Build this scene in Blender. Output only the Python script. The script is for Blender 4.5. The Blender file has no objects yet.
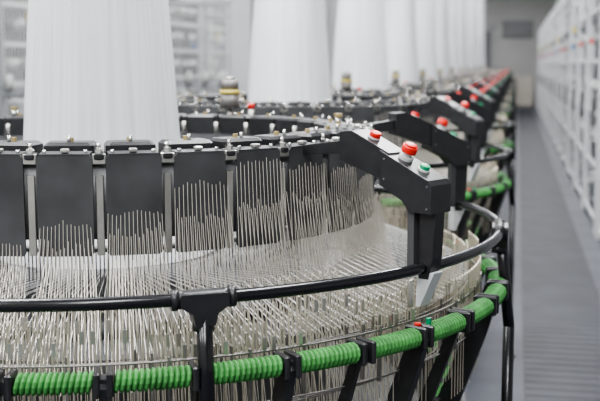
import bpy, math, random
from mathutils import Vector, Matrix
random.seed(7)
pi=math.pi
S=bpy.context.scene
COL=S.collection
try: S.view_settings.look='AgX - Medium High Contrast'
except Exception: pass

# ---------------- materials ----------------
def mat(name,col,rough=0.5,metal=0.0,noise=0.0,nscale=20,bump=0.0,bscale=200,spec=0.5,stretch=None):
    m=bpy.data.materials.new(name); m.use_nodes=True
    nt=m.node_tree; b=nt.nodes['Principled BSDF']
    b.inputs['Base Color'].default_value=(*col,1)
    b.inputs['Roughness'].default_value=rough
    b.inputs['Metallic'].default_value=metal
    b.inputs['Specular IOR Level'].default_value=spec
    tc=nt.nodes.new('ShaderNodeTexCoord'); mp=nt.nodes.new('ShaderNodeMapping')
    nt.links.new(tc.outputs['Object'],mp.inputs[0])
    if stretch: mp.inputs['Scale'].default_value=stretch
    if noise>0:
        n=nt.nodes.new('ShaderNodeTexNoise'); n.inputs['Scale'].default_value=nscale
        nt.links.new(mp.outputs[0],n.inputs['Vector'])
        r=nt.nodes.new('ShaderNodeValToRGB')
        r.color_ramp.elements[0].position=0.3; r.color_ramp.elements[1].position=0.7
        r.color_ramp.elements[0].color=(*[c*(1-noise) for c in col],1)
        r.color_ramp.elements[1].color=(*[min(1,c*(1+noise)) for c in col],1)
        nt.links.new(n.outputs[0],r.inputs[0]); nt.links.new(r.outputs[0],b.inputs['Base Color'])
    if bump>0:
        n=nt.nodes.new('ShaderNodeTexNoise'); n.inputs['Scale'].default_value=bscale
        nt.links.new(mp.outputs[0],n.inputs['Vector'])
        bp=nt.nodes.new('ShaderNodeBump'); bp.inputs['Strength'].default_value=bump; bp.inputs['Distance'].default_value=0.002
        nt.links.new(n.outputs[0],bp.inputs['Height']); nt.links.new(bp.outputs[0],b.inputs['Normal'])
    return m
M_black=mat('black_plastic',(0.018,0.018,0.020),0.36,0,0.2,30)
M_tube=mat('black_rubber_tube',(0.008,0.008,0.010),0.22)
M_plate=mat('dark_grey_plate',(0.058,0.059,0.062),0.48,0.2,0.28,9,0.10,150)
M_steel=mat('steel',(0.50,0.49,0.46),0.35,0.9,0.1,15)
M_reed=mat('dull_reed_steel',(0.22,0.21,0.20),0.5,0.6,0.1,15)
M_wire=mat('heald_wire_steel',(0.64,0.60,0.53),0.36,0.55)
M_drop=mat('dropper_wire_steel',(0.62,0.56,0.46),0.33,0.55)
M_bright=mat('bright_bolt',(0.8,0.79,0.76),0.2,1.0)
M_brass=mat('brass_bolt',(0.75,0.6,0.3),0.3,0.9)
M_tape=mat('white_tape',(0.80,0.80,0.80),0.3)
M_green=mat('green_cord',(0.06,0.225,0.06),0.55,0,0.25,25,spec=0.3)
M_red=mat('red_button',(0.66,0.02,0.012),0.35)
M_gbtn=mat('green_button',(0.01,0.28,0.13),0.35)
M_grey=mat('light_grey_plastic',(0.50,0.50,0.50),0.5)
M_yel=mat('yellow_plastic',(0.6,0.5,0.12),0.4)
M_blue=mat('blue_plastic',(0.05,0.2,0.5),0.4)
M_white=mat('white_painted_steel',(0.56,0.57,0.58),0.4,0,0.04,5)
M_bob=mat('white_yarn',(0.50,0.50,0.49),0.7,0,0.05,10)
M_casting=mat('grey_casting',(0.13,0.13,0.135),0.5,0.3,0.1,6)
M_dark=mat('creel_interior_shade',(0.14,0.145,0.155),0.6,0.0,0.3,2)  # dark colour painted in for the shade inside the creels
M_col=mat('grey_painted_column',(0.34,0.35,0.36),0.5,0,0.05,3)
M_beige=mat('beige_cabinet',(0.38,0.35,0.31),0.5,0,0.05,3)
M_orange=mat('orange_plastic',(0.7,0.25,0.07),0.4)

def fabric():
    m=bpy.data.materials.new('woven_white_fabric'); m.use_nodes=True
    nt=m.node_tree; b=nt.nodes['Principled BSDF']
    b.inputs['Roughness'].default_value=0.5
    tc=nt.nodes.new('ShaderNodeTexCoord')
    mp=nt.nodes.new('ShaderNodeMapping'); mp.inputs['Scale'].default_value=(420,300,1)
    nt.links.new(tc.outputs['UV'],mp.inputs[0])
    ck=nt.nodes.new('ShaderNodeTexChecker'); ck.inputs['Scale'].default_value=1
    nt.links.new(mp.outputs[0],ck.inputs['Vector'])
    ck.inputs['Color1'].default_value=(0.86,0.87,0.88,1); ck.inputs['Color2'].default_value=(0.72,0.73,0.75,1)
    mp2=nt.nodes.new('ShaderNodeMapping'); mp2.inputs['Scale'].default_value=(60,1.6,1)
    nt.links.new(tc.outputs['UV'],mp2.inputs[0])
    n=nt.nodes.new('ShaderNodeTexNoise'); n.inputs['Scale'].default_value=1.5; n.inputs['Detail'].default_value=4
    nt.links.new(mp2.outputs[0],n.inputs['Vector'])
    r=nt.nodes.new('ShaderNodeValToRGB')
    r.color_ramp.elements[0].position=0.3; r.color_ramp.elements[0].color=(0.80,0.81,0.82,1)
    r.color_ramp.elements[1].position=0.7; r.color_ramp.elements[1].color=(1,1,1,1)
    nt.links.new(n.outputs[0],r.inputs[0])
    mx=nt.nodes.new('ShaderNodeMixRGB'); mx.blend_type='MULTIPLY'; mx.inputs[0].default_value=1
    nt.links.new(ck.outputs[0],mx.inputs[1]); nt.links.new(r.outputs[0],mx.inputs[2])
    nt.links.new(mx.outputs[0],b.inputs['Base Color'])
    bp=nt.nodes.new('ShaderNodeBump'); bp.inputs['Strength'].default_value=0.3; bp.inputs['Distance'].default_value=0.004
    nt.links.new(n.outputs[0],bp.inputs['Height']); nt.links.new(bp.outputs[0],b.inputs['Normal'])
    return m
M_fabric=fabric()

# ---------------- mesh builder ----------------
class MB:
    def __init__(s): s.v=[]; s.f=[]; s.m=[]; s.mats=[]; s.sm=[]
    def mi(s,m):
        if m not in s.mats: s.mats.append(m)
        return s.mats.index(m)
    def add(s,vs,fs,m,smooth=False):
        o=len(s.v); s.v+= [tuple(v) for v in vs]; k=s.mi(m)
        for f in fs: s.f.append(tuple(o+i for i in f)); s.m.append(k); s.sm.append(smooth)
    def tube(s,pts,r,m,n=4,smooth=False,closed=False,cap=True,radii=None):
        pts=[Vector(p) for p in pts]; N=len(pts); vs=[]; fs=[]
        prev=None
        for i,p in enumerate(pts):
            if closed: t=(pts[(i+1)%N]-pts[i-1])
            else: t=pts[min(i+1,N-1)]-pts[max(i-1,0)]
            t.normalize()
            if prev is None:
                a=Vector((0,0,1)) if abs(t.z)<0.9 else Vector((1,0,0))
                u=t.cross(a).normalized()
            else:
                u=(prev-t*prev.dot(t)).normalized()
            prev=u; w=t.cross(u)
            rr=radii[i] if radii else r
            for k in range(n):
                a=2*pi*k/n+pi/4
                vs.append(p+u*math.cos(a)*rr+w*math.sin(a)*rr)
        L=N if closed else N-1
        for i in range(L):
            j=(i+1)%N
            for k in range(n):
                l=(k+1)%n
                fs.append((i*n+k,i*n+l,j*n+l,j*n+k))
        if cap and not closed:
            fs.append(tuple(range(n-1,-1,-1))); fs.append(tuple((N-1)*n+k for k in range(n)))
        s.add(vs,fs,m,smooth)
    def ring(s,R,z,r,m,N=128,n=10):
        s.tube([(R*math.cos(2*pi*i/N),R*math.sin(2*pi*i/N),z) for i in range(N)],r,m,n,True,True)
    def box(s,c,sz,m,az=0,bev=0.0):
        x,y,z=sz[0]/2,sz[1]/2,sz[2]/2; ca,sa=math.cos(az),math.sin(az)
        if bev<=0:
            P=[(i*x,j*y,k*z) for k in(-1,1) for j in(-1,1) for i in(-1,1)]
            F=[(0,2,3,1),(4,5,7,6),(0,1,5,4),(2,6,7,3),(0,4,6,2),(1,3,7,5)]
        else:
            b=bev; P=[]
            for zz,d in((-z,b),(-z+b,0),(z-b,0),(z,b)):
                X,Y=x-d,y-d
                P+=[(X,-Y+b,zz),(X,Y-b,zz),(X-b,Y,zz),(-X+b,Y,zz),(-X,Y-b,zz),(-X,-Y+b,zz),(-X+b,-Y,zz),(X-b,-Y,zz)]
            F=[tuple(range(7,-1,-1)),tuple(range(24,32))]
            for l in range(3):
                for k in range(8):
                    q=(k+1)%8; F.append((l*8+k,l*8+q,l*8+8+q,l*8+8+k))
        s.add([(c[0]+a*ca-b_*sa,c[1]+a*sa+b_*ca,c[2]+d) for a,b_,d in P],F,m)
    def cyl(s,p0,p1,r,m,n=16,r2=None,smooth=True):
        s.tube([p0,p1],r,m,n,smooth,radii=[r,r if r2 is None else r2])
    def lathe(s,prof,m,N=64,smooth=True,closed=False,off=(0,0,0)):
        vs=[];fs=[];K=len(prof)
        for i in range(N):
            a=2*pi*i/N
            for r,z in prof: vs.append((off[0]+r*math.cos(a),off[1]+r*math.sin(a),off[2]+z))
        for i in range(N):
            j=(i+1)%N
            for k in range(K if closed else K-1):
                l=(k+1)%K
                fs.append((i*K+k,j*K+k,j*K+l,i*K+l))
        s.add(vs,fs,m,smooth)
    def prism(s,prof,az,w,m,toff=0):
        n=len(prof); ca,sa=math.cos(az),math.sin(az); vs=[]
        for t in(-w/2+toff,w/2+toff):
            for r,z in prof: vs.append((r*ca-t*sa,r*sa+t*ca,z))
        fs=[tuple(range(n-1,-1,-1)),tuple(range(n,2*n))]
        for k in range(n):
            l=(k+1)%n; fs.append((k,l,n+l,n+k))
        s.add(vs,fs,m)
    def tprism(s,prof,az,R0,R1,m):
        n=len(prof); vs=[P(R,az,z,t) for R in(R0,R1) for t,z in prof]
        fs=[tuple(range(n-1,-1,-1)),tuple(range(n,2*n))]+[(k,(k+1)%n,n+(k+1)%n,n+k) for k in range(n)]
        s.add(vs,fs,m)
    def mesh(s,name):
        me=bpy.data.meshes.new(name); me.from_pydata(s.v,[],s.f)
        for m in s.mats: me.materials.append(m)
        me.polygons.foreach_set('material_index',s.m)
        me.polygons.foreach_set('use_smooth',s.sm)
        me.update(); return me
def empty(name,loc=(0,0,0)):
    o=bpy.data.objects.new(name,None); o.location=loc; COL.objects.link(o); return o
def obj(name,me,parent=None,loc=(0,0,0),bev=0):
    o=bpy.data.objects.new(name,me); COL.objects.link(o); o.location=loc
    if parent: o.parent=parent
    if bev:
        b=o.modifiers.new('bevel','BEVEL'); b.width=bev; b.segments=2; b.limit_method='ANGLE'
    return o
def P(R,az,z,t=0):
    return Vector((R*math.cos(az)-t*math.sin(az),R*math.sin(az)+t*math.cos(az),z))

# ---------------- loom parts ----------------
parts={}
NP=32; RP=0.85
ZT=1.480; ZB=1.230
off=math.radians(-90+3.3)
b=MB()
for i in range(NP):
    az=off+2*pi*i/NP
    w=0.068; c=0.007
    b.tprism([(-w+c,ZB),(w-c,ZB),(w,ZB+c),(w,ZT-c),(w-c,ZT),(-w+c,ZT),(-w,ZT-c),(-w,ZB+c)],az,RP,RP+0.006,M_plate)
    vs=[P(RP+0.006,az,ZT-0.002,-w+c),P(RP+0.006,az,ZT-0.002,w-c),P(RP-0.05,az,ZT+0.002,w-c),P(RP-0.05,az,ZT+0.002,-w+c),
        P(RP+0.006,az,ZT+0.003,-w+c),P(RP+0.006,az,ZT+0.003,w-c),P(RP-0.05,az,ZT+0.006,w-c),P(RP-0.05,az,ZT+0.006,-w+c)]
    b.add(vs,[(0,3,2,1),(4,5,6,7),(0,1,5,4),(1,2,6,5),(2,3,7,6),(3,0,4,7)],M_plate)
parts['hanging_plates']=b.mesh('hanging_plates')
b=MB()
b.lathe([(0.845,1.27),(0.845,1.470),(0.80,1.470),(0.80,1.27)],M_casting,96,True,True)
b.lathe([(0.80,1.38),(0.80,1.455),(0.705,1.455),(0.705,1.38)],M_casting,96,False,True)
for i in range(NP):
    az=off+2*pi*(i+0.5)/NP
    b.box(P(0.848,az,1.33),(0.006,0.020,0.20),M_steel,az,0.002)
    b.box(P(RP-0.012,az,1.476),(0.05,0.024,0.016),M_black,az,0.003)
    b.box(P(RP+0.002,az,1.470),(0.012,0.034,0.026),M_steel,az,0.002)
    b.cyl(P(RP-0.002,az,1.482),P(RP-0.002,az,1.495),0.010,M_bright,6,smooth=False)
    b.cyl(P(RP-0.002,az,1.495),P(RP-0.002,az,1.509),0.005,M_bright,8)
    b.cyl(P(0.70,az,1.44),P(0.70,az,1.48),0.009,M_steel,10)
    az=off+2*pi*i/NP
    b.box(P(0.745,az,1.468),(0.088,0.125,0.076),M_black,az,0.008)
    b.cyl(P(0.745,az,1.505),P(0.745,az,1.516),0.007,M_brass,6,smooth=False)
    b.cyl(P(0.775,az,1.505),P(0.775,az,1.522),0.005,M_bright,8,)
    b.box(P(RP-0.01,az,1.490),(0.02,0.02,0.010),M_steel,az,0.002)
    for s_ in(-0.05,0.05):
        b.cyl(P(RP-0.01,az,1.483,s_),P(RP-0.01,az,1.492,s_),0.005,M_bright,8)
parts['cam_ring']=b.mesh('cam_ring')
# heald wires
b=MB()
for i in range(NP):
    az0=off+2*pi*i/NP
    L0=0.5+0.5*math.sin(2*az0+math.radians(160))
    lift=L0**2.4
    for layer in range(3):
        n=14 if layer<2 else 20
        for k in range(n):
            f=(k+0.5+0.33*layer)/n-0.5
            azb=az0+f*(2*pi/NP)*1.0+random.uniform(-.001,.001)
            if layer==0: top=1.240+0.20*lift+0.02*(0.5-abs(f))+random.uniform(-.006,.006)+0.015*math.sin(i*2.1)
            elif layer==1:
                top=1.228+0.12*lift+0.03*abs(f)+random.uniform(-.02,.01)
            else: top=1.20+0.03*lift
            azt=az0+f*(2*pi/NP)*(0.72+0.22*lift)
            bot=0.93+random.uniform(-0.01,0.01)
            Rt=0.866+0.008*layer if layer<2 else 0.845; Rb=0.90+0.05*layer
            p0=P(Rt,azt,top); p1=P(Rb,azb,bot)
            g=0.50+0.05*layer
            pm=p0.lerp(p1,g+.015); q0=p0.lerp(p1,g); q1=p0.lerp(p1,g+.03)
            b.tube([p0,q0,pm,q1,p1],0.001,M_wire,4,radii=[0.0008,0.0009,0.0018,0.0010,0.0010],cap=False)
            if k%2==0:
                b.tube([p1,P(Rb+0.03,azb,0.78)],0.0009,M_wire,4,cap=False)
parts['heald_wires']=b.mesh('heald_wires')
# warp tapes
b=MB()
N=384
for i in range(N):
    az=2*pi*(i+0.15*math.sin(i*2.3))/N
    zo=1.065
    zh=1.14+(0.03 if i%2 else -0.035)*(0.5+0.5*math.sin(2*az+1))
    a2=az+0.004*math.sin(i*0.39)
    b.tube([P(1.16,a2,zo),P(0.885,az,zh),P(0.36,az,1.10)],0.001,M_tape,4,radii=[0.0008,0.0009,0.0005],cap=False)
parts['warp_tapes']=b.mesh('warp_tapes')
# dropper loops
b=MB()
for row,(R,N) in enumerate(((1.195,320),(1.155,312),(1.115,304))):
    for i in range(N):
        az=2*pi*i/N
        g=int(i/8)
        rnd=random.Random(g*7+row*131)
        if rnd.random()<0.15: continue
        stp=rnd.choice([0,0.020,0.040,-0.018,0.0])
        top=1.120+stp+row*0.020
        w=0.0052; lean=rnd.uniform(-0.002,0.002)
        l=random.uniform(-.0008,.0008)
        bot=0.78+0.03*rnd.random()
        b.tube([P(R,az,bot,-w+lean+l),P(R,az,top-0.006,-w+l),P(R,az,top,-w*0.4+l),P(R,az,top,w*0.4+l),P(R,az,top-0.006,w+l),P(R,az,top-0.12,w+l)],0.0013,M_drop,4,cap=False)
        if i%8 in(2,3,6):
            b.box(P(R+0.003,az,top-0.05-0.02*rnd.random()),(0.003,0.009,0.03),M_steel,az)
        if i%8==0:
            b.box(P(R,az+pi/N,0.99),(0.010,0.006,0.14),M_reed,az,0)
    b.tube([P(R,2*pi*k/96,1.050-0.01*row) for k in range(96)],0.0028,M_reed,6,True,True)
    b.tube([P(R,2*pi*k/96,0.93-0.02*row) for k in range(96)],0.0025,M_reed,6,True,True)
parts['dropper_wires']=b.mesh('dropper_wires')
# green cord ring
NG=38
def green_ring(b,R,z,r,ph):
    for i in range(NG):
        a0=ph+2*pi*i/NG; span=2*pi/NG*0.78; ridges=13; sub=4; K=ridges*sub
        n=12; vs=[];fs=[]
        pr=[0.70,0.96,1.0,0.94]
        for k in range(K+1):
            a=a0+span*k/K
            rr=r*pr[k%sub]
            for q in range(n):
                th=2*pi*q/n
                tw=0.004*math.sin(th)
                x=rr*1.15*math.cos(th); zz=rr*0.95*math.sin(th)
                vs.append(P(R+x,a+tw/R,z+zz))
        for k in range(K):
            for q in range(n):
                l=(q+1)%n; fs.append((k*n+q,k*n+l,(k+1)*n+l,(k+1)*n+q))
        fs.append(tuple(range(n))); fs.append(tuple(K*n+q for q in range(n-1,-1,-1)))
        b.add(vs,fs,M_green,False)
        g=2*pi/NG*0.22
        for s_,wd in((0.2,0.014),(0.8,0.014)):
            b.box(P(R,a0-g*(1-s_),z),(r*2.5,wd,r*2.1),M_black,a0-g*(1-s_),0.004)
        b.box(P(R-0.004,a0-g*0.5,z-0.004),(r*1.4,0.036,r*1.2),M_black,a0-g*0.5,0.003)
b=MB()
green_ring(b,1.25,1.029,0.0265,math.radians(-90+2.9))
green_ring(b,1.10,0.72,0.024,math.radians(-88))
parts['green_cord_ring']=b.mesh('green_cord_ring')
# struts + base
b=MB()
for i in range(NG):
    az=math.radians(-87.1)+2*pi*i/NG-2*pi/NG*0.11
    if i%2==0:
        b.prism([(1.275,1.02),(1.258,1.035),(1.215,1.0),(1.06,0.60),(1.13,0.60),(1.255,0.95)],az,0.020,M_black)
    else:
        b.prism([(1.25,1.01),(1.22,1.01),(1.12,0.76),(1.16,0.76)],az,0.012,M_black)
b.lathe([(1.16,0.58),(1.16,0.63),(1.02,0.63),(1.02,0.58)],M_black,96,False,True)
b.lathe([(0.0,0.94),(0.60,0.94),(0.60,0.96),(0.84,0.96),(0.84,0.92),(0.72,0.90),(0.70,0.60),(1.03,0.60),(1.03,0.5),(0.78,0.48),(0.74,0.1),(0.86,0.06),(0.86,0.0),(0,0)],M_casting,64,False)
for k in range(6):
    az=2*pi*k/6+math.radians(30)
    b.prism([(0.76,0.0),(1.05,0.0),(1.05,0.04),(0.80,0.5),(0.76,0.5)],az,0.08,M_casting)
parts['base_frame']=b.mesh('base_frame')
# reed
b=MB()
b.lathe([(0.635,1.20),(0.635,1.212),(0.605,1.212),(0.605,1.20)],M_casting,96,True,True)
b.lathe([(0.635,0.96),(0.635,1.0),(0.60,1.0),(0.60,0.96)],M_casting,96,True,True)
for i in range(360):
    az=2*pi*i/360
    b.tube([P(0.62,az,1.0),P(0.62,az,1.205)],0.0019,M_reed,4,cap=False)
for k in range(6):
    az=2*pi*k/6+0.2
    vs=[];fs=[];L=16
    for q in range(L+1):
        f=q/L*2-1; w=0.04*(1-abs(f)**3)+0.004; a=az+f*0.2
        for (dr,dz) in((-w,-0.5*w),(w,-0.5*w),(w,0.5*w),(-w,0.5*w)): vs.append(P(0.72+dr,a,1.06+dz))
    for q in range(L):
        for e in range(4):
            l=(e+1)%4; fs.append((q*4+e,q*4+l,q*4+4+l,q*4+4+e))
    fs+=[(0,1,2,3),(L*4+3,L*4+2,L*4+1,L*4)]
    b.add(vs,fs,M_grey)
parts['reed_and_shuttles']=b.mesh('reed_and_shuttles')
# guard rail
b=MB()
ZR=1.199
b.ring(1.25,ZR,0.0145,M_tube,160,12)
for d in (-59.3,-119,-179,1,61,121):
    az=math.radians(d)
    b.tube([P(1.25,az+0.0115*k,ZR) for k in range(-4,5)],0.0205,M_black,12,True)
    b.tube([P(1.25,az-0.056,ZR),P(1.25,az-0.045,ZR)],0.0235,M_black,12,True)
    b.tube([P(1.25,az+0.045,ZR),P(1.25,az+0.056,ZR)],0.0235,M_black,12,True)
    b.tprism([(-0.050,ZR+0.014),(0.050,ZR+0.014),(0.053,ZR+0.010),(0.053,ZR-0.014),(0.028,ZR-0.030),(0.022,ZR-0.056),(-0.022,ZR-0.056),(-0.028,ZR-0.030),(-0.053,ZR-0.014),(-0.053,ZR+0.010)],az,1.228,1.274,M_black)
    b.cyl(P(1.25,az,ZR-0.05),P(1.25,az,ZR-0.070),0.0245,M_black,14)
    b.cyl(P(1.252,az,ZR),P(1.285,az,0.9),0.0175,M_tube,14)
    b.cyl(P(1.285,az,0.9),P(1.285,az,0.0),0.0175,M_tube,14)
    b.cyl(P(1.285,az,0.012),P(1.285,az,0.0),0.04,M_black,12)
parts['guard_rail']=b.mesh('guard_rail')
# control boxes
b=MB()
for d in(-30,30):
    az=math.radians(d); w=0.072
    b.prism([(0.995,1.528),(1.035,1.532),(1.155,1.480),(1.155,1.405),(1.09,1.425),(0.995,1.455)],az,w,M_black)
    b.prism([(1.130,1.487),(1.278,1.420),(1.288,1.408),(1.288,1.338),(1.222,1.338),(1.20,1.365),(1.130,1.40)],az,w+0.014,M_black)
    b.prism([(1.0,1.505),(1.0,1.47),(0.82,1.455),(0.82,1.48)],az,0.04,M_black)
    b.prism([(1.238,1.345),(1.286,1.345),(1.280,1.225),(1.268,1.172),(1.238,1.172)],az,0.042,M_black)
    b.prism([(1.212,1.345),(1.232,1.345),(1.232,1.19),(1.212,1.19)],az,0.028,M_plate,-0.02)
    b.prism([(1.235,1.19),(1.285,1.19),(1.243,1.10),(1.23,1.10)],az,0.040,M_white)
    b.cyl(P(1.20,az,1.16,0.0),P(1.20,az,1.09,0.0),0.007,M_steel,10)
    b.cyl(P(1.25,az,1.05,0.01),P(1.25,az,1.068,0.01),0.007,M_gbtn,12)
    b.cyl(P(1.245,az,1.05,-0.03),P(1.245,az,1.062,-0.03),0.009,M_red,12)
    def slopez(r): return 1.487+(r-1.130)*(1.420-1.487)/0.148
    nrm=lambda h:(h*0.41,h*0.91)
    def btn(r,r_,h,m,t=0,base=0.0):
        z0=slopez(r) if r>1.13 else 1.532-(r-1.035)*0.433
        dr0,dz0=nrm(base-0.002); dr1,dz1=nrm(base+h)
        b.cyl(P(r+dr0,az,z0+dz0,t),P(r+dr1,az,z0+dz1,t),r_,m,20)
    btn(1.180,0.019,0.010,M_grey,0); btn(1.180,0.012,0.014,M_grey,0,0.010)
    btn(1.180,0.020,0.015,M_red,0,0.022); btn(1.180,0.016,0.005,M_red,0,0.037)
    btn(1.235,0.016,0.005,M_grey,0); btn(1.235,0.013,0.010,M_gbtn,0,0.005)
    btn(1.080,0.016,0.005,M_grey,0); btn(1.080,0.015,0.012,M_red,0,0.005)
    for r,z in((1.145,1.465),(1.275,1.35),(1.145,1.415),(1.275,1.405)):
        for t in(-1,1):
            b.cyl(P(r,az,z,t*(w/2+0.006)),P(r,az,z,t*(w/2+0.009)),0.003,M_casting,8)
parts['control_boxes']=b.mesh('control_boxes')
# sensor unit
b=MB()
az=math.radians(76)
b.cyl(P(0.8,az,1.45),P(0.8,az,1.54),0.012,M_steel)
b.cyl(P(0.8,az,1.53),P(0.8,az,1.585),0.037,M_reed)
b.cyl(P(0.8,az,1.585),P(0.8,az,1.600),0.040,M_yel)
b.cyl(P(0.8,az,1.600),P(0.8,az,1.64),0.034,M_reed)
b.cyl(P(0.8,az,1.64),P(0.8,az,1.65),0.020,M_steel)
b.cyl(P(0.8,az-0.12,1.45),P(0.8,az-0.12,1.53),0.012,M_steel)
b.cyl(P(0.8,az-0.12,1.53),P(0.8,az-0.12,1.55),0.014,M_red)
for d in(140,-150,15,-100):
    a=math.radians(d)
    b.cyl(P(0.745,a,1.50),P(0.745,a,1.53),0.010,M_bright,10)
    b.cyl(P(0.745,a,1.53),P(0.745,a,1.54),0.014,M_brass,6,smooth=False)
parts['yarn_sensor']=b.mesh('yarn_sensor')
# fabric tube
N=96
def rf(z):
    if z<1.2: return 0.30+(1.2-z)/0.10*0.06
    if z<1.44: return 0.25+(1.44-z)*0.05/0.24
    if z<2.2: return 0.25-0.07*(z-1.44)
    return 0.1968-(z-2.2)*0.03
zs=[1.10,1.125,1.15,1.175,1.2]+[1.2+0.08*k for k in range(1,38)]
vs=[];fs=[];uv=[]
for z in zs:
    for i in range(N):
        a=2*pi*i/N
        r=rf(z)*(1+0.008*math.sin(7*a+z*2)*min(1,max(0,z-1.2)*3)+0.004*math.sin(17*a-z*3))
        fl=min(1,max(0,(z-1.9)/2.2))*0.75
        ang=math.radians(-30)
        x=r*math.cos(a)*(1+0.35*fl); y=r*math.sin(a)*(1-fl)
        vs.append((x*math.cos(ang)-y*math.sin(ang),x*math.sin(ang)+y*math.cos(ang),z))
for k in range(len(zs)-1):
    for i in range(N):
        j=(i+1)%N; fs.append((k*N+i,k*N+j,(k+1)*N+j,(k+1)*N+i))
        uv.append([(i/N,zs[k]/1.5),((i+1)/N,zs[k]/1.5),((i+1)/N,zs[k+1]/1.5),(i/N,zs[k+1]/1.5)])
me=bpy.data.meshes.new('fabric_tube'); me.from_pydata(vs,[],fs); me.materials.append(M_fabric)
ul=me.uv_layers.new(name='UVMap'); q=0
for u in uv:
    for c in u: ul.data[q].uv=c; q+=1
for p in me.polygons: p.use_smooth=True
parts['fabric_tube']=me
b=MB(); ang=math.radians(-30); d=Vector((math.cos(ang),math.sin(ang),0))
zt=zs[-1]
b.cyl(-d*0.45+Vector((0,0,zt)),d*0.45+Vector((0,0,zt)),0.06,M_steel,20)
for s_ in(-1,1):
    b.cyl(d*0.47*s_+Vector((0,0,zt-0.08)),d*0.47*s_+Vector((0,0,5.5)),0.03,M_col,8)
parts['takeup_roller']=b.mesh('takeup_roller')
# loom's electrical cabinet
b=MB()
b.box((0,0,0.72),(0.44,0.45,1.36),M_col,0,0.02); b.box((0,0,0.025),(0.40,0.40,0.05),M_black)
b.box((0,-0.235,0.74),(0.38,0.02,1.24),M_casting,0,0.008); b.box((0.15,-0.255,0.75),(0.02,0.03,0.16),M_black)
b.box((-0.03,-0.25,1.18),(0.22,0.012,0.14),M_black,0,0.004)
for k in range(3): b.cyl((-0.11+k*0.08,-0.245,1.02),(-0.11+k*0.08,-0.26,1.02),0.018,(M_red,M_gbtn,M_yel)[k],12)
parts['electrical_cabinet']=b.mesh('electrical_cabinet')

CX,CY,SP=-1.288,3.207,2.88
for i in range(13):
    e=empty('circular_loom',(CX,CY+SP*i,0))
    for k,me in parts.items():
        lc=(0,0,0)
        if k in('fabric_tube','takeup_roller'): lc=(-0.022,0,0)
        if k=='electrical_cabinet': lc=(-1.46,1.44,0)
        o=obj(k,me,e,lc,bev=(0.004 if k=='control_boxes' else 0))

# ---------------- creels ----------------
def creel_mesh(L,H,D,face,seed,fill,dz,pitch=1.2,ps=0.06):
    rnd=random.Random(seed); b=MB()
    n=int(L/pitch)
    for i in range(n+1):
        y=i*L/n
        for x in(0,D):
            b.box((x,y,H/2),(ps,ps,H),M_white,0,0.004)
        b.box((D/2,y,H-0.05),(D,0.04,0.04),M_white)
        b.box((D/2,y,0.12),(D,0.04,0.04),M_white)
    for i in range(n):
        y=(i+0.5)*L/n
        b.box((D*0.55,y,H/2+0.05),(0.01,L/n-0.06,H-0.2),M_dark)  # added dark backing sheet, stands in for shade between the creel posts
    zl=0.08
    while zl<H:
        for x in(0,D): b.box((x,L/2,zl),(0.03,L,0.045),M_white)
        zl+=dz
    sgn=-1 if face<0 else 1
    x0=0 if face<0 else D
    zz=0.08+dz*0.5
    while zz<H-0.1:
        y=0.2
        while y<L-0.15:
            if rnd.random()<fill:
                rb=rnd.uniform(0.045,0.066)
                xa=x0+sgn*0.0; xb=x0-sgn*0.20
                b.cyl((xa,y,zz),(xb,y,zz),rb,rnd.choice([M_bob,M_bob,M_grey,M_col]),14,r2=rb*0.92)
                b.cyl((xa+sgn*0.02,y,zz),(xa,y,zz),0.024,rnd.choice([M_grey,M_grey,M_casting]),10)
                b.cyl((xb,y,zz),(x0-sgn*D*0.45,y,zz),0.010,M_steel,6)
            y+=0.2
        zz+=dz
    for i in range(n):
        y=(i+0.5)*L/n
        b.box((x0+sgn*0.04,y,2.10+0.1*rnd.random()),(0.05,0.14,0.08),rnd.choice([M_orange,M_yel,M_grey,M_casting]),0,0.005)
        if rnd.random()<0.6: b.box((x0+sgn*0.04,y+0.3,1.95),(0.04,0.08,0.06),rnd.choice([M_blue,M_red,M_grey]),0,0.005)
        b.box((x0+sgn*0.03,y-0.2,1.2),(0.04,0.22,0.32),rnd.choice([M_casting,M_grey,M_col]),0,0.01)
    return b.mesh('creel_frame')
cm=creel_mesh(6.0,3.0,0.7,-1,3,0.25,0.55,2.0,0.09)
for i in range(6):
    e=empty('yarn_creel',(0.84,4.5+6.3*i,0)); obj('creel_frame',cm,e)
# yarn exit guide of the left creels
b=MB()
for x in(-0.62,0.62): b.box((x,0,1.75),(0.07,0.07,3.5),M_col,0,0.005)
for z in(0.25,1.45,2.4,3.45): b.box((0,0,z),(1.24,0.05,0.06),M_col,0,0.004)
for k in range(40):
    b.tube([(-0.57+k*0.029,0,0.28),(-0.57+k*0.029,0,3.43)],0.004,M_tape,4,cap=False)
for k in range(6):
    b.cyl((-0.52+k*0.2,-0.03,1.48),(-0.52+k*0.2,-0.03,1.61),0.045,M_bob,12,r2=0.03)
b.box((0,0,0.04),(1.3,0.12,0.08),M_casting)
gm=b.mesh('yarn_guide')
cm=creel_mesh(6.0,3.0,0.7,1,5,0.6,0.36,1.5)
for i in range(6):
    e=empty('yarn_creel',(-5.2,4.0+6.3*i,0)); obj('creel_frame',cm,e)
    obj('yarn_guide',gm,e,(1.36,4.6,0)); obj('yarn_guide',gm,e,(1.36,1.6,0))
for (x,y) in((-2.95,11.3),(-2.95,12.25),(-2.95,17.6),(-2.95,26.3),(-2.95,35)):
    b=MB()
    b.box((0,-0.09,2.75),(0.22,0.014,5.5),M_col); b.box((0,0.09,2.75),(0.22,0.014,5.5),M_col); b.box((0,0,2.75),(0.012,0.17,5.5),M_col)
    b.box((0,0,0.01),(0.33,0.33,0.02),M_col)
    for k in range(4): b.cyl((0.13*(1 if k%2 else -1),0.13*(1 if k>1 else -1),0.02),(0.13*(1 if k%2 else -1),0.13*(1 if k>1 else -1),0.05),0.015,M_steel,6)
    obj('steel_column',b.mesh('steel_column'),None,(x,y,0))
b=MB()
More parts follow.
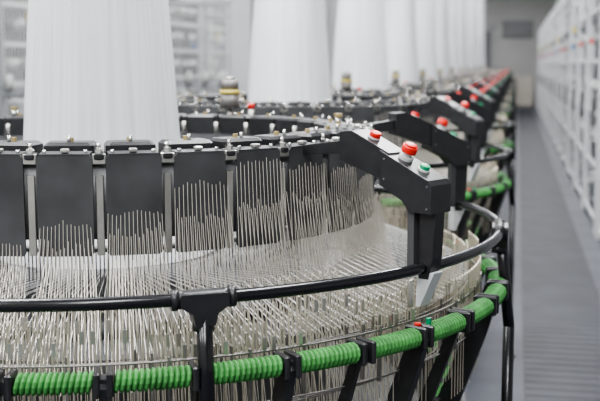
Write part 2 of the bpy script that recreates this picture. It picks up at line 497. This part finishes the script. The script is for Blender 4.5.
b.box((0,0,0.62),(0.85,0.6,1.16),M_beige,0,0.02); b.box((0,0,0.03),(0.8,0.55,0.06),M_casting)
b.box((-0.21,-0.305,0.62),(0.39,0.02,1.05),M_beige,0,0.008); b.box((0.21,-0.305,0.62),(0.39,0.02,1.05),M_beige,0,0.008)
b.box((-0.04,-0.325,0.65),(0.015,0.02,0.14),M_steel); b.box((0.04,-0.325,0.65),(0.015,0.02,0.14),M_steel)
obj('storage_cabinet',b.mesh('storage_cabinet'),None,(0.25,42.9,0))

# ---------------- room ----------------
X0,X1,Y0,Y1,H=-9,5,-4,44,5.5
def floor_mat():
    m=bpy.data.materials.new('grey_blue_floor'); m.use_nodes=True
    nt=m.node_tree; b=nt.nodes['Principled BSDF']; b.inputs['Roughness'].default_value=0.55
    b.inputs['Specular IOR Level'].default_value=0.2
    tc=nt.nodes.new('ShaderNodeTexCoord')
    mp=nt.nodes.new('ShaderNodeMapping'); mp.inputs['Scale'].default_value=(1.0,1.6,1)
    nt.links.new(tc.outputs['Object'],mp.inputs[0])
    n=nt.nodes.new('ShaderNodeTexNoise'); n.inputs['Scale'].default_value=1.6; n.inputs['Detail'].default_value=5
    nt.links.new(mp.outputs[0],n.inputs['Vector'])
    r=nt.nodes.new('ShaderNodeValToRGB')
    r.color_ramp.elements[0].position=0.3; r.color_ramp.elements[0].color=(0.055,0.058,0.070,1)
    r.color_ramp.elements[1].position=0.7; r.color_ramp.elements[1].color=(0.085,0.09,0.107,1)
    nt.links.new(n.outputs[0],r.inputs[0]); nt.links.new(r.outputs[0],b.inputs['Base Color'])
    return m
M_floor=floor_mat()
M_mat=mat('rubber_mat',(0.030,0.032,0.040),0.55,0,0.25,3,spec=0.22)
M_mat2=mat('rubber_mat_rib',(0.040,0.042,0.052),0.55,0,0.25,3,spec=0.22)
M_wall=mat('wall_paint',(0.38,0.38,0.37),0.7,0,0.05,1)
M_ceil=mat('ceiling_paint',(0.5,0.5,0.5),0.8,0,0.03,1)
def slab(name,c,s,m):
    b=MB(); b.box((0,0,0),s,m); return obj(name,b.mesh(name),None,c)
slab('floor',((X0+X1)/2,(Y0+Y1)/2,-0.05),(X1-X0,Y1-Y0,0.1),M_floor)
slab('ceiling',((X0+X1)/2,(Y0+Y1)/2,H+0.05),(X1-X0,Y1-Y0,0.1),M_ceil)
slab('wall_back',((X0+X1)/2,Y1+0.05,H/2),(X1-X0,0.1,H),M_wall)
slab('wall_front',((X0+X1)/2,Y0-0.05,H/2),(X1-X0,0.1,H),M_wall)
slab('wall_left',(X0-0.05,(Y0+Y1)/2,H/2),(0.1,Y1-Y0,H),M_wall)
slab('wall_right',(X1+0.05,(Y0+Y1)/2,H/2),(0.1,Y1-Y0,H),M_wall)
b=MB(); b.box((0,0,0.004),(0.56,38,0.008),M_mat)
for k in range(316): b.box((0,-18.9+k*0.12,0.009),(0.54,0.06,0.002),M_mat2)
obj('rubber_mat',b.mesh('rubber_mat'),None,(0.36,22.5,0))
b=MB()
for x in(-1.2,1.2): b.box((x,0,1.6),(0.1,0.08,3.2),M_col)
b.box((0,0,3.2),(2.5,0.08,0.1),M_col)
for k in range(16): b.box((0,0.01,0.1+k*0.19),(2.3,0.04,0.17),M_casting,0,0.01)
obj('door_1',b.mesh('door_1'),None,(-2.2,Y1-0.06,0))
b=MB()
b.box((0,0,0),(1.2,0.06,0.7),M_casting,0,0.01)
for k in range(6): b.box((0,-0.04,-0.27+k*0.11),(1.1,0.05,0.03),M_col)
obj('wall_vent',b.mesh('wall_vent'),None,(0.0,Y1-0.04,3.1))

# lamps
M_em=bpy.data.materials.new('lamp_tube'); M_em.use_nodes=True
bb=M_em.node_tree.nodes['Principled BSDF']; bb.inputs['Emission Color'].default_value=(1,0.98,0.95,1); bb.inputs['Emission Strength'].default_value=6
b=MB()
b.box((0,0,0.06),(0.5,3.0,0.05),M_white,0,0.01)
for x in(-0.12,0.12): b.cyl((x,-1.45,0.01),(x,1.45,0.01),0.018,M_em,10)
for y in(-1,1): b.cyl((0,y,0.08),(0,y,0.5),0.008,M_steel,8)
lm=b.mesh('lamp_housing')
for yy in(-1.5,3.5,8.5,14,20,26,32,38.5):
    for xx in(-6.5,-2.6,0.3):
        e=empty('ceiling_lamp',(xx,yy,5.0)); obj('lamp_housing',lm,e)
        L=bpy.data.lights.new('lamp_light','AREA'); L.shape='RECTANGLE'; L.size=0.5; L.size_y=2.9
        L.energy=260 if yy<10 else 190
        L.color=(0.98,0.99,1.0)
        o=bpy.data.objects.new('lamp_light',L); COL.objects.link(o); o.parent=e; o.location=(0,0,-0.03)
w=bpy.data.worlds.new('World'); S.world=w; w.use_nodes=True
w.node_tree.nodes['Background'].inputs[0].default_value=(0.8,0.85,0.9,1)
w.node_tree.nodes['Background'].inputs[1].default_value=0.5

cam=bpy.data.cameras.new('camera'); co=bpy.data.objects.new('camera',cam); COL.objects.link(co)
cam.lens=63; cam.sensor_width=36; cam.clip_start=0.05; cam.clip_end=200
co.location=(0,0,1.7)
co.rotation_euler=(math.radians(90-7.4),0,math.radians(11.57))
cam.dof.use_dof=True; cam.dof.focus_distance=2.55; cam.dof.aperture_fstop=3.5
S.camera=co
